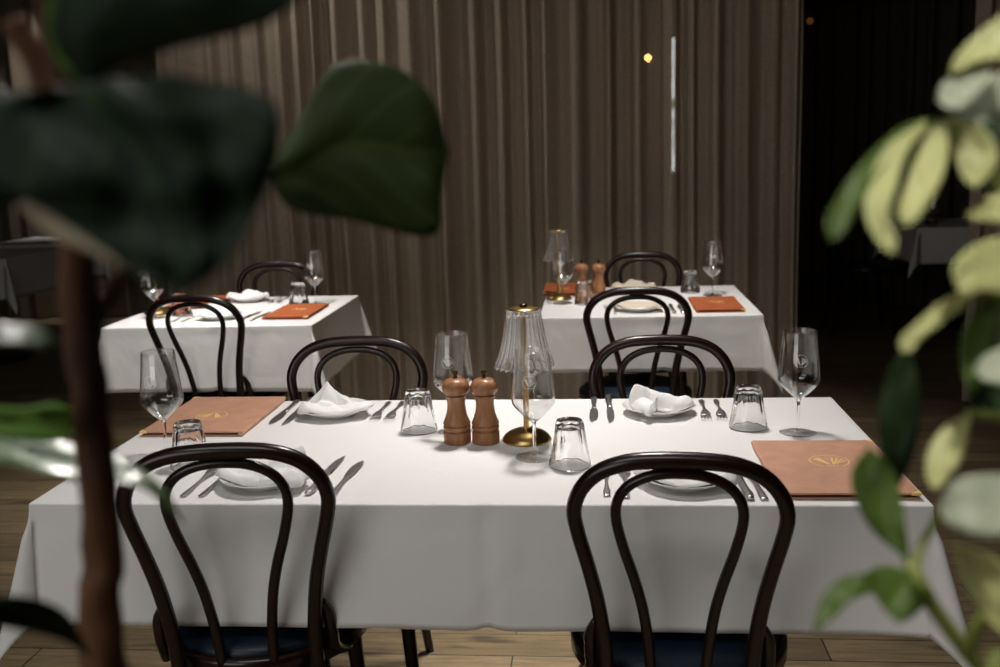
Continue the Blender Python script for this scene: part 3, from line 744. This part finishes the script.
fork(.311, 1.757, 'steel fork on the rear right table, next to the near plate')
steak(.524, 1.775, 'steak knife on the rear right table, just right of the near plate')
knife(.557, 1.768, 'table knife on the rear right table, nearest the right menu')
# rear left table
menu(-1.455, 2.115, 'orange tan menu folder at the far left of the rear left table', 180, 'tan_orange')
plate(-1.245, 2.165, 'side plate at the far place of the rear left table')
napkin('slab', -1.245, 2.165, 'white napkin on the far plate of the rear left table')
tumbler(-.994, 2.050, 'upturned tumbler at the right of the rear left table')
wine(-.920, 2.040, 'wine glass at the far right of the rear left table')
menu(-.935, 1.815, 'orange tan menu folder at the front right of the rear left table', 0, 'tan_orange')
plate(-1.205, 1.705, 'side plate at the near place of the rear left table')
napkin('tent', -1.205, 1.705, 'white napkin on the near plate of the rear left table')
fork(-1.365, 1.725, 'steel fork on the rear left table, leftmost of the near place', -4)
fork(-1.325, 1.722, 'steel fork on the rear left table, next to the near plate', -4)
steak(-1.100, 1.745, 'steak knife on the rear left table, just right of the near plate', -2)
knife(-1.057, 1.738, 'table knife on the rear left table, nearest the menu', -2)
knife(-1.375, 2.165, 'table knife on the rear left table, outer at the far place', 180)
steak(-1.345, 2.165, 'steak knife on the rear left table, just left of the far plate', 180)
fork(-1.135, 2.165, 'steel fork on the rear left table, just right of the far plate', 180)
fork(-1.100, 2.165, 'steel fork on the rear left table, nearest its right tumbler', 180)
lamp(-1.520, 1.855, 'brass lamp on the rear left table, mostly hidden by the fig leaf')
wine(-1.480, 1.735, 'wine glass at the left of the rear left table, below the fig leaf')
tumbler(-1.400, 1.800, 'upturned tumbler at the left of the rear left table, below the fig leaf')

# ------------------------------------------------------------------ dim background
tablecloth(2.43, 3.23, 5.12, 5.92, .25, 'dim tablecloth on the table beyond the curtain gap at right', 5.0, .03, centre_crease=False)
dining_table(2.43, 3.23, 5.12, 5.92, 'table in the dark beyond the curtain gap at right')
tablecloth(-4.45, -3.45, 5.35, 6.15, .24, 'dim tablecloth on the farthest table at the left edge', 6.0, .03, centre_crease=False)
dining_table(-4.45, -3.45, 5.35, 6.15, 'farthest dark table at the left edge')
tablecloth(-4.40, -3.60, 4.28, 5.08, .27, 'dim tablecloth corner at the left edge in front of the farthest table', 7.0, .03, centre_crease=False)
dining_table(-4.40, -3.60, 4.28, 5.08, 'nearer dark table at the left edge')
chair(2.16, 5.42, -90, 'shadowed bentwood chair at the table beyond the curtain gap')
wine(2.56, 5.25, 'wine glass on the dim table beyond the curtain gap, nearer its corner')
wine(2.66, 5.55, 'wine glass on the dim table beyond the curtain gap, farther back')
tumbler(2.60, 5.40, 'upturned tumbler on the dim table beyond the curtain gap')

def pendant(loc, label, bulb, shade_m):
    t = empty('pendant_lamp', loc, label, 'lamp')
    bm = bmesh.new(); lathe(bm, [(.002, .10), (.002, ZC-loc[2])], 8); obj('cord', bm, MAT['black'], t)
    bm = bmesh.new()
    o = [(.085, -.03), (.083, -.005), (.072, .03), (.05, .06), (.025, .085), (.015, .10)]
    lathe(bm, o + [(r-.002, z-.002) for r, z in o[::-1]], 32); obj('lamp_shade', bm, shade_m, t)
    bm = bmesh.new(); bmesh.ops.create_uvsphere(bm, u_segments=20, v_segments=12, radius=.022)
    for v in bm.verts: v.co.z -= .052
    obj('bulb', bm, bulb, t)
    return t
BULB = emit('warm_filament', (1, .45, .15, 1), 42)
p = at(648, 58, 5.85); pendant((p.x, p.y, p.z+.052), 'small lit pendant lamp glowing through the taupe curtain', BULB, MAT['black'])
p = at(810, 21, 6.6); pendant((p.x, p.y, p.z+.052), 'dim brown pendant lamp at the top of the curtain gap', emit('dim_filament', (1, .45, .12, 1), .05), mat('brown_shade', (.06, .025, .012, 1), .5, noise_scale=8))

# ------------------------------------------------------------------ plants
def leaf(plant, L, R, d0, d1, m, bulge=.012, fold=.006, n=18, cols=10, sag=0.0, tilt=0.0, rumple=.004):
    """Leaf blade between two edge curves (image points at leaf distance d0..d1), with its own thickness and curl."""
    A = cat([(x, y, 0) for x, y in L], n); B = cat([(x, y, 0) for x, y in R], n)
    bm = bmesh.new(); uvl = bm.loops.layers.uv.new('UVMap'); g = []; uvs = {}
    for i in range(n):
        u = i/(n-1); row = []
        for j in range(cols+1):
            v = j/cols; p = A[i].lerp(B[i], v)
            d = d0+(d1-d0)*u - bulge*math.sin(PI*v)*math.sin(PI*min(1, u+.08)) + fold*(1-abs(2*v-1))*math.sin(PI*u) + sag*u*u
            d += tilt*(.5-v)*math.sin(PI*min(1, .15+.85*u))
            d += rumple*noise.noise(Vector((u*5, v*4, A[0].x*.01)))
            vv = bm.verts.new(at(p.x, p.y, d)); uvs[vv] = (v, u); row.append(vv)
        g.append(row)
    for i in range(n-1):
        for j in range(cols):
            try: f = bm.faces.new((g[i][j], g[i][j+1], g[i+1][j+1], g[i+1][j]))
            except ValueError: continue
            for l in f.loops: l[uvl].uv = uvs[l.vert]
    base = plant.location
    for v in bm.verts: v.co -= base
    bmesh.ops.remove_doubles(bm, verts=bm.verts[:], dist=1e-5)
    bm.normal_update()
    me = bpy.data.meshes.new('leaf'); bm.to_mesh(me); bm.free(); me.materials.append(m)
    for p in me.polygons: p.use_smooth = True
    o = bpy.data.objects.new('leaf', me); C.objects.link(o); o.parent = plant
    s = o.modifiers.new('thickness', 'SOLIDIFY'); s.thickness = .0007; s.offset = 0
    return o
def stalk(plant, name, pts, r, m, segs=10, n=40, knobs=0):
    bm = bmesh.new(); P = [p-plant.location for p in pts]
    sweep(bm, P, r, segs=segs, n=n)
    if knobs:
        for v in bm.verts:
            k = noise.noise(v.co*70)
            v.co += Vector((noise.noise(v.co*60+Vector((9, 0, 0))), noise.noise(v.co*60+Vector((0, 9, 0))), 0))*knobs
    return obj(name, bm, m, plant)
def pot(plant, r, h):
    bm = bmesh.new(); lathe(bm, [(r*.72, 0), (r*.80, .02), (r, h-.03), (r*1.04, h-.03), (r*1.04, h), (r*.92, h), (r*.90, h-.045)], 36); obj('pot', bm, MAT['terracotta'], plant, ang=40)
    bm = bmesh.new(); lathe(bm, [(r*.895, h-.06), (r*.89, h-.042), (.02, h-.035)], 30); obj('soil', bm, MAT['soil'], plant)

# fiddle-leaf fig, left foreground
NEAR = .66
b = at(106, 690, .80)
fig = empty('fiddle_leaf_fig', (b.x, b.y, 0), 'blurred fiddle leaf fig with brown trunk and big dark leaves at left', 'plant')
pot(fig, .15, .30)
tr = [Vector((b.x, b.y, .26)), Vector((b.x, b.y, .6)), at(106, 690, .80), at(103, 560, .79), at(94, 440, .77), at(82, 330, .74), at(74, 230, .71), at(64, 110, .67), at(52, 10, .64), at(45, -60, .62)]
stalk(fig, 'trunk', tr, [.011, .0105, .0095, .0098, .0108, .0118, .0118, .0095, .008, .006], MAT['bark'], 14, 160, .0022)
stalk(fig, 'branch', [at(80, 345, .74), at(102, 305, .74), at(126, 268, .74)], [.006, .005, .004], MAT['bark'], 10, 20, .001)
stalk(fig, 'branch', [at(70, 150, .68), at(40, 70, .66), at(12, 20, .65)], [.007, .006, .005], MAT['bark'], 10, 20, .001)
stalk(fig, 'petiole', [at(124, 264, .56), at(95, 246, .57), at(62, 228, .58), at(38, 206, .59), at(14, 188, .60)], [.0022, .003, .005, .0052, .004], MAT['twig'], 10, 24)  # pale tube standing in for a leaf edge that catches the light
stalk(fig, 'petiole', [at(60, 90, .66), at(80, 100, .6), at(100, 112, .53)], .004, MAT['bark'], 8, 12)
stalk(fig, 'petiole', [at(72, 200, .70), at(170, 190, .80), at(274, 168, .90)], .0035, MAT['twig'], 8, 18)
leaf(fig, [(90, 92), (128, 64), (180, 46), (230, 35), (275, 19), (312, -14)], [(90, 92), (50, 30), (80, -40), (170, -90), (260, -80), (312, -14)], .60, .55, MAT['fig'], .03, .01)
leaf(fig, [(60, -40), (46, 15), (56, 58), (78, 84)], [(112, -40), (116, 15), (102, 58), (78, 84)], .64, .60, MAT['fig_bright'], .02)  # lit look put into the colour by the brighter leaf green
leaf(fig, [(95, 112), (20, 92), (-40, 130), (-10, 178), (50, 214), (108, 254), (150, 282), (183, 294)], [(95, 112), (150, 77), (206, 82), (272, 100), (279, 148), (259, 208), (226, 262), (183, 294)], .54, .49, MAT['fig'], .03, .022, 40, 28, rumple=.02)
leaf(fig, [(70, 150), (20, 96), (-40, 92), (-60, 150)], [(70, 150), (40, 190), (-10, 206), (-60, 150)], .58, .56, MAT['fig'], .02)
leaf(fig, [(268, 172), (300, 118), (335, 64), (392, 66), (432, 98), (449, 150)], [(268, 172), (290, 208), (350, 220), (432, 236), (441, 196), (449, 150)], .88, .93, MAT['fig_mid'], .02, .016, 24, 16)
leaf(fig, [(-24, 326), (18, 325), (44, 330), (63, 343)], [(-24, 344), (18, 343), (44, 347), (63, 343)], .605, .625, MAT['fig_gloss'], 0, .002, tilt=.017)
leaf(fig, [(-30, 404), (20, 408), (58, 404), (86, 424)], [(-30, 436), (30, 440), (60, 441), (86, 424)], .66, .80, MAT['fig_bright'], .0, .006, tilt=.03)
leaf(fig, [(-30, 430), (30, 437), (80, 446), (118, 457), (145, 472), (168, 494), (184, 524)], [(-30, 456), (40, 472), (84, 483), (112, 481), (146, 490), (166, 507), (184, 524)], .812, .786, MAT['fig_gloss'], .0, .004, 30, 14, tilt=.032, rumple=.006)
leaf(fig, [(-30, 594), (28, 597), (62, 610), (80, 634), (90, 657)], [(-30, 622), (20, 630), (50, 637), (74, 646), (90, 657)], .66, .74, MAT['fig'], .006)

# umbrella plant, right foreground
NEAR = .72
b = at(1010, 720, .70)
um = empty('umbrella_plant', (b.x, b.y, 0), 'blurred umbrella plant with pale yellow green leaflets at right', 'plant')
pot(um, .14, .28)
stalk(um, 'stem', [Vector((b.x, b.y, .24)), Vector((b.x, b.y, .6)), at(1010, 720, .70), at(985, 678, .70), at(957, 640, .70), at(930, 602, .70), at(908, 560, .70)], [.008, .0075, .007, .0062, .006, .0052, .0035], MAT['greenstem'], 12, 70)
stalk(um, 'stem', [Vector((b.x+.03, b.y+.01, .24)), Vector((b.x+.04, b.y, .7)), at(1050, 620, .70), at(1040, 420, .70), at(1020, 260, .69), at(985, 160, .68), at(945, 122, .67)], [.008, .0075, .0065, .006, .005, .0045, .003], MAT['greenstem'], 12, 90)
stalk(um, 'petiole', [at(968, 655, .70), at(978, 625, .69), at(1000, 600, .68), at(1015, 590, .68)], .0035, MAT['greenstem'], 8, 20)
stalk(um, 'petiole', [at(922, 590, .70), at(918, 555, .71), at(938, 515, .72)], .0022, MAT['greenstem'], 8, 20)
stalk(um, 'petiole', [at(1030, 330, .70), at(1000, 300, .69), at(965, 294, .68)], .0028, MAT['greenstem'], 8, 20)
stalk(um, 'petiole', [at(1040, 430, .70), at(1000, 418, .70), at(968, 414, .70)], .0026, MAT['greenstem'], 8, 20)
SL = [
 ([(1020, 2), (978, 33), (955, 58), (950, 74)], [(1020, 62), (988, 60), (966, 68), (950, 74)], .66, .66, 'sch'),
 ([(990, 62), (962, 70), (942, 84), (937, 100)], [(990, 74), (976, 96), (955, 112), (937, 100)], .66, .65, 'sch_gloss'),
 ([(1025, 70), (990, 76), (966, 98), (950, 124)], [(1025, 118), (995, 118), (972, 130), (950, 124)], .70, .67, 'sch_gloss'),
 ([(940, 118), (903, 126), (864, 160), (838, 196), (825, 222), (831, 242)], [(940, 126), (912, 140), (882, 168), (860, 205), (846, 230), (831, 242)], .67, .62, 'sch_mid'),
 ([(926, 120), (885, 148), (868, 185), (865, 215), (880, 245), (894, 255)], [(926, 128), (908, 150), (896, 185), (888, 215), (896, 238), (894, 255)], .66, .61, 'sch'),
 ([(938, 122), (919, 150), (906, 185), (898, 212), (905, 226)], [(946, 124), (948, 152), (938, 186), (922, 214), (905, 226)], .66, .62, 'sch'),
 ([(948, 120), (953, 150), (962, 176), (974, 188)], [(958, 118), (988, 132), (998, 165), (974, 188)], .67, .65, 'sch'),
 ([(985, 120), (975, 150), (985, 190), (1020, 215)], [(1005, 120), (1030, 150), (1040, 190), (1020, 215)], .74, .72, 'sch_dark'),
 ([(1025, 190), (990, 196), (975, 206), (966, 216)], [(1025, 218), (1000, 222), (984, 222), (966, 216)], .67, .66, 'sch'),
 ([(1030, 232), (978, 243), (953, 264), (955, 282)], [(1030, 306), (990, 292), (966, 298), (955, 282)], .66, .64, 'sch'),
 ([(966, 290), (940, 303), (914, 325), (899, 340), (903, 352)], [(968, 305), (945, 320), (922, 338), (912, 350), (903, 352)], .67, .65, 'sch'),
 ([(906, 346), (886, 375), (878, 420), (884, 468), (896, 492)], [(909, 346), (918, 380), (920, 420), (911, 462), (896, 492)], .72, .74, 'sch_dark'),
 ([(1000, 290), (968, 320), (960, 360), (972, 398)], [(1010, 290), (1000, 325), (990, 365), (972, 398)], .69, .67, 'sch_mid'),
 ([(1030, 345), (1000, 348), (982, 358), (974, 372)], [(1030, 380), (1005, 384), (988, 382), (974, 372)], .66, .66, 'sch_gloss'),
 ([(1030, 370), (995, 372), (975, 385), (968, 404)], [(1030, 415), (1000, 418), (980, 414), (968, 404)], .72, .70, 'sch_dark'),
 ([(971, 412), (941, 430), (928, 452), (926, 476), (934, 490)], [(971, 412), (966, 440), (954, 472), (934, 490)], .70, .68, 'sch'),
 ([(1030, 478), (985, 474), (955, 481), (938, 506)], [(1030, 532), (985, 537), (952, 527), (938, 506)], .606, .65, 'sch_gloss'),
 ([(910, 562), (874, 532), (855, 500), (852, 470), (868, 447)], [(910, 562), (906, 528), (901, 498), (891, 465), (868, 447)], .71, .73, 'sch_mid'),
 ([(930, 588), (892, 566), (866, 574), (882, 606), (898, 623)], [(930, 588), (930, 600), (920, 610), (912, 617), (898, 623)], .70, .68, 'sch_mid'),
 ([(874, 571), (840, 579), (819, 602), (814, 633)], [(874, 592), (852, 600), (836, 615), (814, 633)], .69, .67, 'sch_mid'),
 ([(955, 543), (964, 582), (985, 617), (1010, 640)], [(955, 543), (988, 553), (1015, 580), (1010, 640)], .66, .66, 'sch'),
]
for L_, R_, d0, d1, mm in SL: leaf(um, L_, R_, d0, d1, MAT[mm], .002, .004, 16, 8, tilt=.02 if mm == 'sch_gloss' else .012)

# ------------------------------------------------------------------ lights
def area(name, loc, target, size, power, col=(1, 1, 1), spread=180, sy=None):
    l = bpy.data.lights.new(name, 'AREA'); l.energy = power; l.color = col; l.size = size; l.spread = math.radians(spread)
    if sy: l.shape = 'RECTANGLE'; l.size_y = sy
    else: l.shape = 'DISK'
    o = bpy.data.objects.new(name, l); C.objects.link(o); o.location = loc
    o.rotation_euler = (Vector(target)-Vector(loc)).to_track_quat('-Z', 'Y').to_euler(); return o
WARM = (1, .95, .90)
area('key_and_fill_spot', (.2, .65, 2.9), (.05, .15, .75), .34, 10, WARM, 76)
area('key_and_fill_spot', (-1.15, 1.2, 2.92), (-1.2, 1.75, .75), .3, 7.6, WARM, 56)  # added so the rear left table top and cloth front come up brighter
area('key_and_fill_spot', (.45, 1.25, 2.92), (.45, 1.85, .75), .3, 6.0, WARM, 60)  # likewise an added lamp, for the rear right table
area('key_and_fill_spot', (.55, -2.3, 2.9), (.68, -1.62, 1.3), .2, 2.2, WARM, 38)  # extra lamp over the camera, invented to brighten the umbrella leaves
area('key_and_fill_spot', (-.35, -.45, 2.92), (-.25, -1.5, 1.1), .2, 3.2, WARM, 30)  # no known fixture; put in for sheen on the low fig leaves
area('key_and_fill_spot', (.0, .85, 2.92), (.0, .8, 0), .2, 2.0, WARM, 26)  # narrow beam added to lift the floor between front and rear tables
area('key_and_fill_spot', (-1.75, 2.72, 2.92), (-.6, 3.25, 1.3), .16, 2.8, WARM, 110)  # grazing lamp added to bring out the folds of the wide curtain
area('fill_panel', (-.4, -1.75, 2.96), (-.3, -1.2, 0), 1.5, 21, (1, .98, .95), 180, .9)  # made-up soft fill overhead, for cloth fronts but not the back room
area('window_daylight', (-1.8, Y0-.05, 1.65), (-.2, -.4, .6), 2.1, 16, (1, .985, .955), 150, 1.6)
area('key_and_fill_spot', (-4.4, 6.27, 2.95), (-4.4, 6.5, 1.2), .1, 1.5, WARM, 50)  # added only to light the far left curtain
w = bpy.data.worlds.new('world'); S.world = w; w.use_nodes = True
w.node_tree.nodes['Background'].inputs[0].default_value = (.9, .95, 1, 1); w.node_tree.nodes['Background'].inputs[1].default_value = .02

S.view_settings.view_transform = 'Standard'; S.view_settings.look = 'None'; S.view_settings.gamma = 1; S.view_settings.exposure = 0
S.view_settings.use_curve_mapping = False
cy = S.cycles
cy.max_bounces = 14; cy.transmission_bounces = 14; cy.transparent_max_bounces = 24; cy.diffuse_bounces = 4; cy.glossy_bounces = 6
cy.sample_clamp_indirect = 20.0
